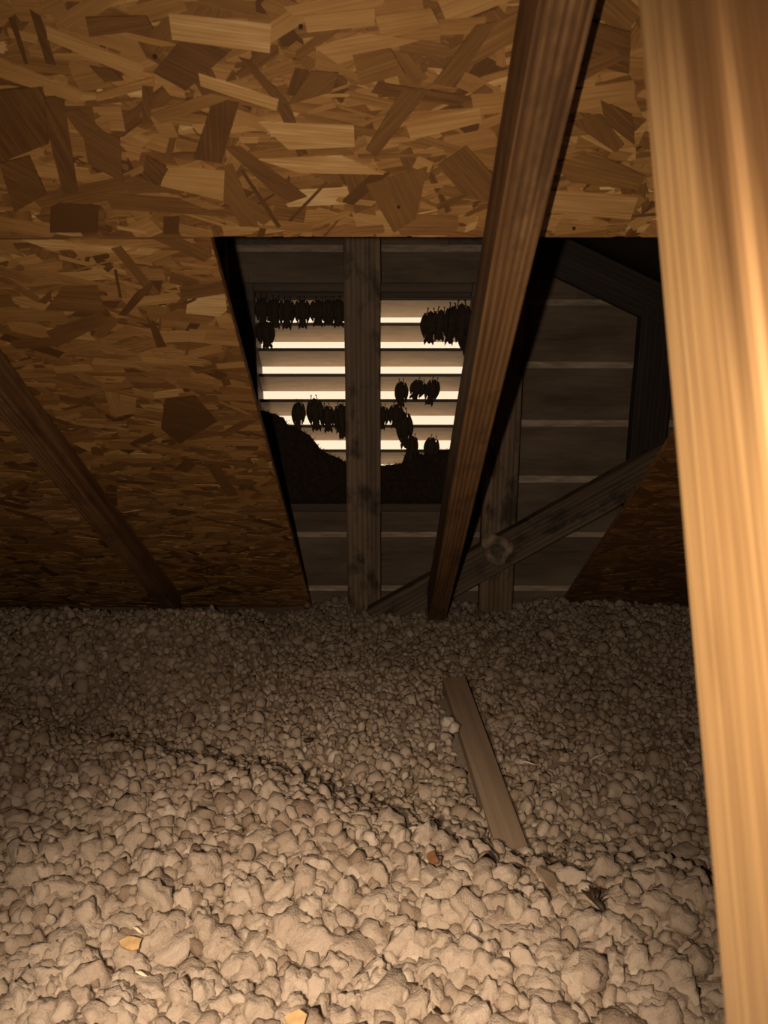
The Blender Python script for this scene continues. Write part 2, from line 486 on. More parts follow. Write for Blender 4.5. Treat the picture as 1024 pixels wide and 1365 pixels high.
KEY = [  # (corners in the photograph's frame, tone, grain direction in degrees)
    ([(205, 95), (238, 54), (310, 64), (248, 119)], 0.06, 30), ([(258, 210), (285, 128), (319, 135), (295, 216)], 0.02, 100),
    ([(318, 74), (333, 78), (385, 135), (372, 140)], 0.12, 50), ([(370, 142), (385, 134), (410, 203), (398, 207)], 0.10, 65),
    ([(300, 195), (320, 192), (410, 260), (380, 270)], 0.16, 40), ([(285, 225), (310, 215), (345, 300), (320, 300)], 0.26, 65),
    ([(320, 225), (324, 224), (375, 300), (370, 302)], 0.0, 60), ([(434, 240), (437, 242), (388, 294), (384, 292)], 0.05, 130),
    ([(68, 274), (80, 268), (132, 272), (131, 308), (67, 308)], -0.08, 20), ([(218, 287), (240, 287), (238, 310), (218, 310)], -0.10, 80),
    ([(53, 130), (85, 125), (105, 255), (85, 257)], 0.10, 85), ([(12, 22), (20, 20), (38, 82), (34, 84)], 0.0, 75),
    ([(40, 10), (55, 20), (75, 85), (62, 82)], 0.0, 75), ([(85, 148), (105, 143), (170, 200), (130, 205)], 0.18, 50),
    ([(488, 197), (538, 114), (568, 122), (501, 207)], 0.20, 130), ([(578, 109), (634, 32), (661, 27), (607, 114)], 0.22, 125),
    ([(488, 244), (570, 220), (554, 290), (525, 308)], 0.24, 70), ([(584, 218), (621, 192), (661, 234), (655, 266), (615, 255)], 0.16, 50),
    ([(385, 137), (415, 92), (452, 95), (442, 120)], 0.20, 140), ([(225, 15), (362, 30), (360, 68), (230, 50)], 0.86, 8),
    ([(345, 160), (472, 165), (473, 193), (385, 197)], 0.84, 5), ([(62, 32), (195, 85), (185, 103), (64, 50)], 0.72, 22),
    ([(265, 95), (372, 130), (368, 145), (268, 112)], 0.80, 18), ([(0, 75), (110, 120), (105, 135), (0, 100)], 0.66, 20),
    ([(200, 150), (280, 122), (310, 128), (215, 162)], 0.42, -15), ([(345, 210), (455, 205), (512, 230), (400, 228)], 0.84, 4),
    ([(220, 220), (300, 225), (298, 265), (215, 245)], 0.74, 6), ([(180, 265), (260, 262), (300, 276), (195, 280)], 0.5, 3),
    ([(500, 20), (575, 8), (585, 28), (510, 50)], 0.66, -10), ([(540, 160), (640, 140), (642, 160), (548, 184)], 0.72, -10),
    ([(745, 120), (845, 105), (846, 128), (750, 150)], 0.62, -8), ([(735, 215), (790, 200), (860, 232), (850, 250), (760, 240)], 0.30, 15),
    ([(760, 160), (800, 150), (832, 190), (820, 200)], 0.2, 55), ([(725, 250), (850, 262), (840, 290), (730, 280)], 0.74, 5),
    ([(195, 205), (225, 222), (212, 245), (190, 235)], 0.12, 60), ([(120, 85), (150, 90), (165, 104), (140, 106)], 0.2, 20),
    ([(420, 60), (480, 40), (560, 50), (450, 82)], 0.7, -10), ([(128, 122), (205, 100), (206, 112), (130, 132)], 0.58, -12),
    ([(190, 110), (205, 112), (200, 158), (190, 155)], 0.12, 90), ([(405, 18), (500, 8), (500, 30), (410, 40)], 0.75, -5),
    ([(0, 118), (58, 112), (66, 188), (0, 214)], 0.08, 80), ([(0, 215), (40, 205), (62, 255), (20, 280)], 0.12, 40), ([(110, 165), (160, 180), (165, 240), (118, 215)], 0.16, 45),
    ([(770, 20), (840, 40), (838, 95), (775, 80)], 0.14, 20), ([(760, 90), (820, 60), (830, 75), (766, 110)], 0.25, -25), ([(800, 130), (842, 150), (846, 190), (806, 160)], 0.1, 40),
    ([(115, 20), (195, 18), (205, 35), (120, 45)], 0.2, -8), ([(470, 70), (520, 60), (540, 95), (480, 110)], 0.32, -20), ([(140, 255), (240, 262), (300, 285), (150, 275)], 0.22, 6),
    # lower left sheet
    ([(180, 390), (205, 372), (203, 382), (168, 420), (158, 418)], 0.05, 130), ([(152, 358), (156, 358), (163, 395), (159, 395)], 0.0, 85),
    ([(250, 398), (300, 390), (303, 412), (292, 420), (248, 416)], 0.95, 5), ([(20, 315), (75, 315), (110, 330), (70, 332)], 0.85, 6),
    ([(200, 440), (275, 440), (272, 453), (215, 455)], 0.7, 3), ([(225, 408), (262, 395), (262, 398), (228, 414)], 0.08, -20),
    ([(85, 380), (130, 378), (140, 415), (60, 412)], 0.22, 8), ([(62, 440), (130, 415), (150, 425), (75, 462)], 0.2, -20),
    ([(70, 487), (120, 485), (125, 492), (75, 496)], 0.66, 3), ([(135, 450), (170, 432), (200, 440), (150, 455)], 0.52, -10),
    ([(220, 530), (260, 525), (290, 560), (240, 590), (215, 570)], 0.02, 30), ([(160, 525), (182, 530), (180, 550), (160, 552)], 0.6, 30),
    ([(205, 522), (240, 518), (238, 526), (206, 530)], 0.8, 5), ([(195, 420), (213, 440), (222, 460), (210, 462)], 0.10, 60),
]
def fill(panel, xr, sr, count, lmean, keys, shift=0.0):
    nm, x0, x1, s0, s1 = panel
    items = []
    for _ in range(count):
        cx, cs = random.uniform(*xr), random.uniform(*sr)
        L = min(max(random.gauss(lmean, 0.028), 0.02), 0.14); W = min(max(random.gauss(0.0145, 0.007), 0.003), 0.034)
        u = random.random()
        ang = random.gauss(0, 0.33) if u < 0.74 else random.uniform(-1.5, 1.5)
        if random.random() < 0.12: W *= 0.3
        t = random.gauss(0.50, 0.15) + (0.05 if abs(ang) < 0.5 else -0.22)
        if random.random() < 0.1: t -= 0.25
        t += shift
        ca, sa = math.cos(ang), math.sin(ang)
        pts = [(-L / 2, -W / 2)]
        if random.random() < 0.5: pts.append((random.uniform(-.2, .2) * L, -W / 2 * random.uniform(0.85, 1.15)))
        pts += [(L / 2 + random.uniform(-.14, .1) * L, -W / 2)]
        if random.random() < 0.6: pts.append((L / 2 + random.uniform(-.1, .1) * L, random.uniform(-.3, .3) * W))
        pts += [(L / 2 + random.uniform(-.16, .08) * L, W / 2), (-L / 2 + random.uniform(-.1, .16) * L, W / 2)]
        if random.random() < 0.5: pts.append((-L / 2 + random.uniform(-.12, .1) * L, random.uniform(-.3, .3) * W))
        poly = [(cx + x * ca - y * sa, cs + x * sa + y * ca) for x, y in pts]
        poly = clip_rect(poly, x0 + 0.0005, x1 - 0.0005, s0 + 0.0005, s1 - 0.0005)
        if len(poly) < 3 or area2(poly) < 4e-5: continue
        h = random.uniform(0.0003, 0.0019)
        p = project(deck_pt(sum(q[0] for q in poly) / len(poly), sum(q[1] for q in poly) / len(poly)))
        inside = -20 < p[0] < 1044 and -20 < p[1] < 900
        items.append((area2(poly) / p[2] ** 2 * (0.35 + h / 0.0019) * (1.0 if inside else 0.02), strand_data(poly, h, min(max(t, -0.1), 0.95), ang)))
    ks = []
    for i, (poly, tone, deg) in enumerate(keys):
        q = clip_rect([at_deck(*c) for c in poly], x0 + 0.0005, x1 - 0.0005, s0 + 0.0005, s1 - 0.0005)
        if len(q) >= 3: ks.append((9, strand_data(q, 0.0021 + 0.00004 * i, tone, math.radians(deg))))
    return sorted(items + ks, key=lambda r: -r[0])
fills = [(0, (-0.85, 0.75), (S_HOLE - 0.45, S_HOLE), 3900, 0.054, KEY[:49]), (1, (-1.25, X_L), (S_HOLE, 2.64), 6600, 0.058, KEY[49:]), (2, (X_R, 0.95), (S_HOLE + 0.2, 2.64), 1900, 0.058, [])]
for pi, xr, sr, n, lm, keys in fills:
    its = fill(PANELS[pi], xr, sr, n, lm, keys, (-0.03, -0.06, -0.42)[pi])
    nbig = 260 if pi < 2 else 90
    for sc, d in its[:nbig]:
        put('wood_strand', strand_mesh([d]), panel_obj[pi])
    rest = put('wood_strand', strand_mesh([d for sc, d in its[nbig:]]), panel_obj[pi])
    rest['kind'] = 'stuff'

# nail points and a small hole showing in the upper sheet
for px, py in ((401, 33), (531, 273), (207, 73), (765, 302)):
    x, s = at_deck(px, py)
    bm = bmesh.new(); tube(bm, [deck_pt(x, s, -0.002), deck_pt(x, s, 0.0042)], [0.0028, 0.0016], 8)
    put('nail', mesh_from_bm('nail', bm), panel_obj[0], M['husk'])

# ------------------------------------------------------------------ rafters, post, studs, brace
def rafter(x0, x1, s0, s1, nA, depth, label):
    hw, ht = (x1 - x0) / 2, depth / 2
    p0, p1 = deck_pt((x0 + x1) / 2, s0, ht + 0.004), deck_pt((x0 + x1) / 2, s1, ht + 0.004)
    o = board('rafter', p0, p1, (1, 0, 0), hw, ht, M['chord'], wob=0.002)
    tag(o, label, 'rafter', 'sloping roof rafters'); return o
rafter(0.113, 0.158, -0.75, 2.51, 0, 0.080, 'brown rough-sawn rafter slanting down in front of the louvered vent')
rafter(-0.573, -0.535, -0.75, 2.54, 0, 0.050, 'dim weathered rafter on the shaded OSB sheet away from the vent')

UPD = Vector((0, 0.474, 0.880)); PM = Vector((0, 0.880, -0.474))
c0 = Vector((0.113 + 0.022, 0, CAMZ)) + PM * 0.259
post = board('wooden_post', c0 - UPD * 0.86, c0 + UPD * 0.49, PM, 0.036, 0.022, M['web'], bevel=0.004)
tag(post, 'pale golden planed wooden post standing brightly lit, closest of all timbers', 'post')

STUDS = [(288, 'wall stud mostly hidden behind the cut edge of the shaded OSB sheet'), (484, 'stained brown wall stud standing upright across the middle of the louvered vent'),
         (671, 'dim wall stud behind the slanting rafter, crossed by the diagonal brace'), (868, 'black-looking wall stud beside the pale post, under the sloping gable rafter')]
for px, lab in STUDS:
    x = at_Y(px, 560, 1.962).x
    zb = -0.06 if X_L < x < X_R else 0.075
    o = board('wall_stud', (x, 1.981, zb), (x, 1.981, gable_z(x) - 0.055), (1, 0, 0), 0.0445, 0.019, M['darkwood'] if px > 800 else M['stud'], wob=0.0015)
    tag(o, lab, 'stud', 'gable wall studs')
ga, gb = at_Y(700, 345, 1.98), at_Y(905, 432, 1.98)
gd = Vector((1, 0, -GS)).normalized()
pA = Vector((0.30, 1.981, gable_z(0.30) - 0.052)); pB = Vector((1.15, 1.981, gable_z(1.15) - 0.052))
o = board('gable_rafter', pA, pB, (0, 0, 1), 0.045, 0.019, M['darkwood'])
tag(o, 'dark sloping gable rafter high against the lap siding', 'rafter')

b0, b1 = at_Y(500, 828, 1.944), at_Y(930, 589, 1.944)
brace = board('brace_board', b0, b1, (0, 0, 1), 0.0435, 0.018, M['brace'], wob=0.002)
tag(brace, 'dark diagonal brace board running across the wall studs near the insulation', 'brace')
# pale ring-shaped patch of sawn knot on the brace
pc = at_Y(663, 734, 1.917)
bm = bmesh.new()
rings = []
for r, dy in ((0.012, 0.0), (0.022, -0.006), (0.034, -0.008), (0.043, -0.004), (0.046, 0.004)):
    rings.append([bm.verts.new((r * math.cos(t) * (0.86 + 0.14 * math.sin(3 * t) + 0.06 * math.cos(5 * t)) , dy + 0.004 * math.sin(5 * t + r * 90), r * math.sin(t) * (1.0 + 0.16 * math.cos(2 * t + 1) + 0.07 * math.sin(7 * t)))) for t in [2 * math.pi * k / 20 for k in range(20)]])
for r0, r1 in zip(rings, rings[1:]):
    for k in range(20): bm.faces.new((r0[k], r0[(k + 1) % 20], r1[(k + 1) % 20], r1[k]))
cf = bm.faces.new(rings[0]); cf.material_index = 1
for f in bm.faces[:20]: f.material_index = 1
bmesh.ops.recalc_face_normals(bm, faces=bm.faces[:])
pt = put('knot_patch', mesh_from_bm('knot_patch', bm, True), None, M['patch'])
pt.data.materials.append(M['frame']); pt.location = pc
pt.parent = brace; pt.matrix_parent_inverse = brace.matrix_world.inverted()
pt['label'] = 'pale mottled ring-shaped patch'

# ------------------------------------------------------------------ louvered vent
vent = empty('louver_vent', ((VX0 + VX1) / 2, D, VZ0))
tag(vent, 'square louvered gable vent with daylight between its slats', 'vent')
def vput(name, bm, mat, smooth=False):
    o = put(name, mesh_from_bm(name, bm, smooth), None, mat)
    o.parent = vent; o.matrix_parent_inverse = Matrix.Translation(vent.location).inverted()
    return o
YF0, YF1 = 2.003, 2.095
vput('frame_board', box_bm((VX0 - FR, YF0, VZ0 - FR), (VX0, YF1, VZ1 + FR), 0.002), M['frame'])
vput('frame_board', box_bm((VX1, YF0, VZ0 - FR), (VX1 + FR, YF1, VZ1 + FR), 0.002), M['frame'])
vput('frame_board', box_bm((VX0, YF0, VZ1), (VX1, YF1, VZ1 + FR), 0.002), M['frame'])
vput('frame_board', box_bm((VX0, YF0, VZ0 - FR), (VX1, YF1, VZ0), 0.002), M['frame'])
SLY = 2.034
vput('top_rail', box_bm((VX0, 2.030, at_Y(480, 397, 2.03).z), (VX1, 2.046, VZ1), 0.002), M['frame'])
slat_px = [362, 396, 430, 464, 498, 532, 566, 599, 632, 664]
slat_z = [at_Y(560, y, SLY).z for y in slat_px]
for z in slat_z:
    run, drop, t = 0.052, 0.046, 0.0080
    prof = [(SLY, z), (SLY, z - t), (SLY + run, z - t - drop + 0.003), (SLY + run, z - drop + 0.003)]
    prof = [(y, min(max(q, VZ0), VZ1)) for y, q in prof]
    if max(q for y, q in prof) - min(q for y, q in prof) < 0.012: continue
    bm = bmesh.new()
    a = [bm.verts.new((VX0, y, q)) for y, q in prof]; b = [bm.verts.new((VX1, y, q)) for y, q in prof]
    bm.faces.new(a); bm.faces.new(b[::-1])
    for i in range(4): bm.faces.new((a[i], b[i], b[(i + 1) % 4], a[(i + 1) % 4]))
    bmesh.ops.remove_doubles(bm, verts=bm.verts[:], dist=1e-5)
    bmesh.ops.recalc_face_normals(bm, faces=bm.faces[:])
    bm.faces.ensure_lookup_table()
    for f in bm.faces:
        if f.normal.y < -0.95: f.material_index = 1       # front edge coloured dark to paint in its indoor shade
    so = vput('slat', bm, M['slat']); so.data.materials.append(M['frame'])

# heap of dark matter on the vent's sill
PROF = [(346, 548), (354, 549), (366, 553), (376, 558), (384, 568), (396, 572), (406, 578), (416, 586), (424, 598), (434, 606), (446, 610), (458, 616), (470, 621), (490, 623),
        (506, 622), (522, 621), (536, 619), (541, 606), (547, 600), (556, 602), (564, 608), (572, 602), (580, 600), (590, 603), (600, 600), (612, 596), (626, 592)]
def prof_z(px):
    for (x0, y0), (x1, y1) in zip(PROF, PROF[1:]):
        if x0 <= px <= x1: return y0 + (y1 - y0) * (px - x0) / (x1 - x0)
    return PROF[-1][1]
bm = bmesh.new(); rows = []
NXH, NZH = 110, 16
HX0, HX1 = VX0 + 0.001, VX1 - 0.001
for i in range(NXH + 1):
    x = HX0 + (HX1 - HX0) * i / NXH
    px = 512 + (x / (2.015)) * F * 2.015 / project((x, 2.015, 0.5))[2]
    zt = at_Y(px, prof_z(min(max(px, 346), 626)), 2.018).z + 0.004 * noise.noise((x * 90, 3, 1)) + 0.003 * noise.noise((x * 240, 1, 7))
    rowv = []
    for k in range(NZH + 1):
        u = k / NZH
        z = VZ0 + (zt - VZ0) * math.sin(u * math.pi / 2) ** 0.9
        y = 2.031 - 0.026 * math.cos(u * math.pi / 2) ** 0.7 + 0.004 * noise.noise((x * 40, z * 40, 2))
        rowv.append(bm.verts.new((x, min(y, 2.0325), z)))
    rowv.append(bm.verts.new((x, 2.0328, zt - 0.001))); rowv.append(bm.verts.new((x, 2.0328, VZ0)))
    rows.append(rowv)
for r0, r1 in zip(rows, rows[1:]):
    for k in range(len(r0)):
        bm.faces.new((r0[k], r1[k], r1[(k + 1) % len(r0)], r0[(k + 1) % len(r0)]))
bm.faces.new(rows[0]); bm.faces.new(rows[-1][::-1])
bmesh.ops.recalc_face_normals(bm, faces=bm.faces[:])
heap = put('debris_heap', mesh_from_bm('debris_heap', bm, True), None, M['heap'])
tag(heap, 'black matted heap of debris piled on the sill of the louvered vent', 'debris')
bm = bmesh.new()
for _ in range(420):                                   # bristling fibres along the heap's crest
    i = random.randrange(1, NXH)
    x = HX0 + (HX1 - HX0) * i / NXH
    px = project((x, 2.018, 0.5))[0]
    z = at_Y(px, prof_z(min(max(px, 346), 626)), 2.018).z
    a = Vector((x, 2.024 + random.uniform(-.006, .004), z - 0.003))
    d = Vector((random.uniform(-1, 1), random.uniform(-.4, .1), random.uniform(0.2, 1))).normalized() * random.uniform(0.006, 0.019)
    s = Vector((d.z, 0, -d.x)).normalized() * 0.0009
    v = [bm.verts.new(a - s), bm.verts.new(a + s), bm.verts.new(a + d), bm.verts.new(a + Vector((0, 0.0012, 0)))]
    bm.faces.new((v[0], v[1], v[2])); bm.faces.new((v[1], v[3], v[2])); bm.faces.new((v[3], v[0], v[2]))
fz = put('fibres', mesh_from_bm('fibres', bm), heap, M['heap']); fz['kind'] = 'stuff'

# ------------------------------------------------------------------ bats
def bat_body():
    bm = bmesh.new()
    prof = [(-.010, .0025, .0025, 0), (-.0135, .0075, .006, 0), (-.020, .0112, .0088, -.001), (-.030, .0132, .0108, -.0015), (-.040, .0128, .0106, -.001), (-.048, .0105, .0090, 0),
            (-.053, .0082, .0078, 0), (-.058, .0086, .0080, -.0005), (-.063, .0078, .0070, -.001), (-.067, .0052, .0046, -.0022), (-.0705, .0036, .0030, -.003), (-.0722, .0018, .0015, -.003)]
    n = 14; rings = []
    for z, rx, ry, dy in prof:
        rings.append([bm.verts.new((rx * math.cos(t), ry * math.sin(t) + dy, z)) for t in [2 * math.pi * k / n for k in range(n)]])
    for r0, r1 in zip(rings, rings[1:]):
        for k in range(n): bm.faces.new((r0[k], r1[k], r1[(k + 1) % n], r0[(k + 1) % n]))
    bm.faces.new(rings[0]); bm.faces.new(rings[-1][::-1])
    for s in (-1, 1):                                   # ears: hollow leaf shapes growing from the head, pointing down
        base = [Vector((s * (.0052 + .0032 * math.cos(t)), .0008 + .0018 * math.sin(t), -.0615 + .002 * math.cos(t))) for t in [2 * math.pi * k / 8 for k in range(8)]]
        midr = [Vector((s * (.0082 + .0034 * math.cos(t)), .0012 + .0012 * math.sin(t), -.068 + .0012 * math.cos(t))) for t in [2 * math.pi * k / 8 for k in range(8)]]
        a = [bm.verts.new(v) for v in base]; b = [bm.verts.new(v) for v in midr]; tip = bm.verts.new((s * .0098, .0014, -.0765))
        for k in range(8):
            bm.faces.new((a[k], a[(k + 1) % 8], b[(k + 1) % 8], b[k])); bm.faces.new((b[k], b[(k + 1) % 8], tip))
    for s in (-1, 1):                                   # eyes
        for v in bmesh.ops.create_icosphere(bm, subdivisions=1, radius=.0009)['verts']:
            v.co += Vector((s * .0040, -.0062, -.0650))
    rr = random.Random(3)
    for _ in range(240):                                # tufts of fur
        z = rr.uniform(-.062, -.012); t = rr.uniform(0, 2 * math.pi)
        for (z0, rx0, ry0, d0), (z1, rx1, ry1, d1) in zip(prof, prof[1:]):
            if z1 <= z <= z0:
                u = (z - z0) / (z1 - z0); rx, ry = rx0 + (rx1 - rx0) * u, ry0 + (ry1 - ry0) * u; break
        p = Vector((rx * math.cos(t) * 0.97, ry * math.sin(t) * 0.97, z)); nrm = Vector((math.cos(t), math.sin(t), 0))
        d = (nrm * rr.uniform(.4, 1) + Vector((0, 0, rr.uniform(-1.2, 0.2)))).normalized() * rr.uniform(.0022, .0042)
        sd = Vector((-math.sin(t), math.cos(t), 0)) * .0008
        v = [bm.verts.new(p - sd), bm.verts.new(p + sd), bm.verts.new(p + d), bm.verts.new(p + Vector((0, 0, -.0012)))]
        bm.faces.new((v[0], v[1], v[2])); bm.faces.new((v[1], v[3], v[2])); bm.faces.new((v[3], v[0], v[2]))
    bmesh.ops.recalc_face_normals(bm, faces=bm.faces[:])
    return mesh_from_bm('bat', bm, True)
def bat_wing(s):
    bm = bmesh.new()
    # folded membrane: a thin curved leaf hugging the flank
    cols = []
    for i in range(9):
        u = i / 8; z = -.0100 - .050 * u
        wx = .0062 * math.sin(math.pi * min(u * 0.9 + 0.08, 1)) + .0008
        x = s * (.0115 + .0035 * math.sin(math.pi * u))
        cols.append([bm.verts.new((x + s * wx * c, yy - .0045 + .001 * math.sin(9 * u), z)) for c, yy in ((-.7, -.0040), (.3, -.0032), (1, .0010), (.55, .0052), (-.5, .0062), (-.9, .001))])
    for r0, r1 in zip(cols, cols[1:]):
        for k in range(6): bm.faces.new((r0[k], r1[k], r1[(k + 1) % 6], r0[(k + 1) % 6]))
    bm.faces.new(cols[0]); bm.faces.new(cols[-1][::-1])
    tube(bm, [(s * .0100, -.006, -.052), (s * .0165, -.0085, -.040), (s * .0175, -.0080, -.026), (s * .0135, -.006, -.0135)], [.0013, .0012, .0010, .0007], 5)   # forearm
    tube(bm, [(s * .0160, -.0075, -.052), (s * .0185, -.006, -.038), (s * .0160, -.004, -.019)], [.0008, .0007, .0005], 5)                                           # finger bones
    tube(bm, [(s * .0155, -.0060, -.055), (s * .0190, -.002, -.044), (s * .0178, .000, -.024)], [.0008, .0007, .0004], 5)
    tube(bm, [(s * .0120, -.0070, -.0560), (s * .0140, -.0085, -.0600), (s * .0136, -.0088, -.0630)], [.0009, .0006, .0003], 5)                                     # thumb claw
    bmesh.ops.recalc_face_normals(bm, faces=bm.faces[:])
    return mesh_from_bm('wing', bm, True)
def bat_foot(s):
    bm = bmesh.new()
    tube(bm, [(s * .0045, -.001, -.0155), (s * .0078, -.002, -.0090), (s * .0062, -.001, -.0030)], [.0017, .0012, .0009], 6)
    for k in range(5):
        a = (k - 2) * 0.34
        tube(bm, [(s * .0062, -.001, -.0032), (s * .0062 + math.sin(a) * .0022, -.0012, -.0008), (s * .0062 + math.sin(a) * .0030, .0012, .0006), (s * .0062 + math.sin(a) * .0031, .0026, -.0006)], [.0006, .0005, .0004, .0002], 4)
    bmesh.ops.recalc_face_normals(bm, faces=bm.faces[:])
    return mesh_from_bm('foot', bm, True)
def bat_tail():
    bm = bmesh.new()
    v = [(-.0065, -.0004, -.0095), (.0065, -.0004, -.0095), (.0050, -.0012, -.0165), (-.0050, -.0012, -.0165), (0, -.0016, -.0050)]
    w = [bm.verts.new((x, y, z)) for x, y, z in v] + [bm.verts.new((x, y + .0009, z)) for x, y, z in v]
    for f in ((0, 4, 1), (0, 1, 2, 3), (5, 6, 9), (8, 7, 6, 5), (0, 5, 9, 4), (4, 9, 6, 1), (1, 6, 7, 2), (2, 7, 8, 3), (3, 8, 5, 0)): bm.faces.new([w[i] for i in f])
    bmesh.ops.recalc_face_normals(bm, faces=bm.faces[:])
    return mesh_from_bm('tail_membrane', bm)
body_me = bat_body(); body_me.materials.append(M['fur'])
proto = None
BATS = [  # x, y of the feet, y of the lowest tip, roll in degrees, yaw, label
    (351, 392, 438, 4, 20, 'black bat wedged into the upper corner of the vent farthest from the rafter'),
    (352, 424, 467, -5, -15, 'bat hanging lowest under the corner cluster in the top row, by the vent jamb'),
    (367, 394, 440, 3, 30, 'furry bat next along from the corner bat in the top row'),
    (383, 395, 441, -3, 200, 'top-row bat with its side against the slim lone bat gap'),
    (402, 395, 440, 0, 5, 'slim bat hanging alone between the two top-row clusters'),
    (425, 396, 437, 3, 15, 'bat at the gap end of the trio packed beside the middle stud'),
    (437, 395, 436, 0, 190, 'middle bat of the trio packed beside the middle stud'),
    (449, 395, 438, -3, -25, 'bat of the top-row trio that touches the middle stud'),
    (575, 411, 461, 3, 10, 'bat with thin raised feet at the stud end of the cluster by the rafter'),
    (589, 409, 457, -4, 185, 'bat second from the stud in the upper cluster by the rafter'),
    (604, 404, 462, 5, 30, 'bat hanging between the rafter-side jamb bat and its neighbour'),
    (616, 400, 458, 0, -20, 'upper bat pressed against the vent jamb by the rafter'),
    (616, 436, 476, -14, 25, 'low-hanging bat with spread wing fingers by the rafter-side jamb'),
    (535, 505, 545, 0, 15, 'bat hanging above the tall two-bat column close to the middle stud'),
    (563, 505, 537, 24, 10, 'bat of the isolated middle pair that is nearer the stud, tilted inward'),
    (581, 503, 543, -14, 190, 'bat of the isolated middle pair that is nearer the rafter'),
    (398, 533, 575, 4, 20, 'lone bat hanging just above the hump of the debris heap'),
    (418, 527, 577, -4, 10, 'bat with feet raised over the bright gap, in the lower row'),
    (435, 538, 579, 3, 190, 'plump bat between the raised-feet bat and the stud, lower row'),
    (454, 534, 588, -3, -20, 'long bat half hidden behind the near edge of the stud, lower row'),
    (511, 539, 575, 4, 15, 'bat partly hidden by the stud on its rafter side, lower row'),
    (529, 536, 573, 4, -10, 'bat making up the upper half of the tall column beside the stud'),
    (538, 545, 601, -3, 10, 'bat hanging lowest in the tall column, reaching down to the debris heap'),
    (551, 578, 618, 8, 30, 'bat clinging to the louver foot of the column, sunk into the debris heap'),
    (579, 581, 620, -12, 160, 'bat sunk into the debris heap next to the rafter'),
]
order = {}
for i, (px, py0, py1, roll, yaw, lab) in enumerate(BATS):
    Y = 2.012
    top, bot = at_Y(px, py0, Y), at_Y(px, py1, Y)
    sc = (top.z - bot.z) / 0.0765
    if proto is None:
        b = put('bat', body_me); proto = b
        for s in (-1, 1):
            put('wing', bat_wing(s), b, M['wing']); put('foot', bat_foot(s), b, M['wing'])
        put('tail_membrane', bat_tail(), b, M['wing'])
    else:
        b = proto.copy(); COL.objects.link(b)
        for ch in list(proto.children):
            c = ch.copy(); COL.objects.link(c); c.parent = b
    b.location = (top.x, 2.021 - 0.007 * (i % 2), top.z)
    b.rotation_euler = (0, math.radians(roll), math.radians(yaw if abs(yaw) < 90 else yaw))
    sx = 0.9 + 0.22 * ((i * 7) % 10) / 10
    b.scale = (sc * sx * min(1.45, max(0.9, 1.1 / max(sc, 0.5))) * (1.05 if i in (0, 1, 2, 3, 5, 6, 7, 8, 9, 10, 11) else 0.84), sc * 0.8, sc)
    tag(b, lab, 'bat', 'bats roosting on the vent slats')

# ------------------------------------------------------------------ plank and small scraps lying in the insulation
pl0, pl1 = at_Z(605, 908, 0.03), at_Z(684, 1140, -0.008)
plank = board('lath_board', pl0, pl1, (1, 0, 0), 0.024, 0.011, M['lath'], bevel=0.0015)
tag(plank, 'narrow dusty grey-brown lath board half buried in the loose insulation', 'board')
pax = (pl1 - pl0).normalized(); plen = (pl1 - pl0).length; pside = (Vector((1, 0, 0)) - pax * pax.x).normalized()

def lump(seed, sub, amp=0.30):
    """A torn wad of loose fibre: lumpy, part flattened, rough all over."""
    bm = bmesh.new(); bmesh.ops.create_icosphere(bm, subdivisions=sub, radius=1.0)
    o = Vector((seed * 7.3, seed * 3.1, seed * 1.7))
    r = random.Random(seed)
    cuts = [(Vector((r.gauss(0, 1), r.gauss(0, 1), r.gauss(0, 1))).normalized(), r.uniform(0.55, 0.9)) for _ in range(6)]
    for v in bm.verts:
        p = v.co.normalized()
        q = p * (1 + amp * noise.noise(p * 1.2 + o))
        for n_, d_ in cuts:
            e = q.dot(n_) - d_
            if e > 0: q -= n_ * e * 0.55
        q *= 1 + 0.30 * noise.noise(q * 2.1 + o) + 0.14 * noise.noise(q * 4.3 + o) + (0.13 * noise.noise(q * 9.5 + o) if sub > 2 else 0.05 * noise.noise(q * 9.5 + o))
        v.co = q
    return bm
NV = 14
near_me = []
for k in range(NV):
    me = mesh_from_bm('insulation_clump', lump(k + 1, 3), True)
    a = me.attributes.new('tone', 'FLOAT', 'POINT'); a.data.foreach_set('value', [0.55] * len(me.vertices))
    me.materials.append(M['insul']); near_me.append(me)
def arrays(sub):
    out = []
    for k in range(NV):
        bm = lump(k + 1, sub); bm.verts.ensure_lookup_table()
        out.append((np.array([v.co[:] for v in bm.verts], dtype=np.float32), np.array([[v.index for v in f.verts] for f in bm.faces], dtype=np.int32))); bm.free()
    return out
LO, HI = arrays(1), arrays(2)
cl = []
def on_plank(x, y):
    d = Vector((x, y, 0)) - Vector((pl0.x, pl0.y, 0))
    ax = Vector((pax.x, pax.y, 0)).normalized(); sd = Vector((ax.y, -ax.x, 0))
    u, v = d.dot(ax), abs(d.dot(sd))
    return u, v
step = 0.0150
for layer in range(2):
    y = 0.40
    while y < 2.03:
        x = -1.35
        while x < 1.15:
            px_, py_ = x + random.uniform(-.5, .5) * step, y + random.uniform(-.5, .5) * step
            x += step
            h = height(px_, py_)
            sx_, sy_, dep = project((px_, py_, h))
            if not (-120 < sx_ < 1130 and 740 < sy_ < 1430): continue
            r = min(max(0.0098 * math.exp(random.gauss(0, 0.36)), 0.0055), 0.022)
            r *= 1.0 + 0.45 * min(max((1.12 - py_) / 0.3, 0), 1)
            if layer and random.random() < 0.45: continue
            z = h - 0.42 * r + random.gauss(0, 0.0045)
            u, v = on_plank(px_, py_)
            if -0.01 < u < plen * 0.80 and v < 0.026 + r * 0.75: continue
            if py_ > ROOF_Z0 * CR / SR + 0.005 and (px_ < X_L or px_ > X_R): continue
            cl.append((px_, py_, z, r, sx_, sy_, dep))
        y += step
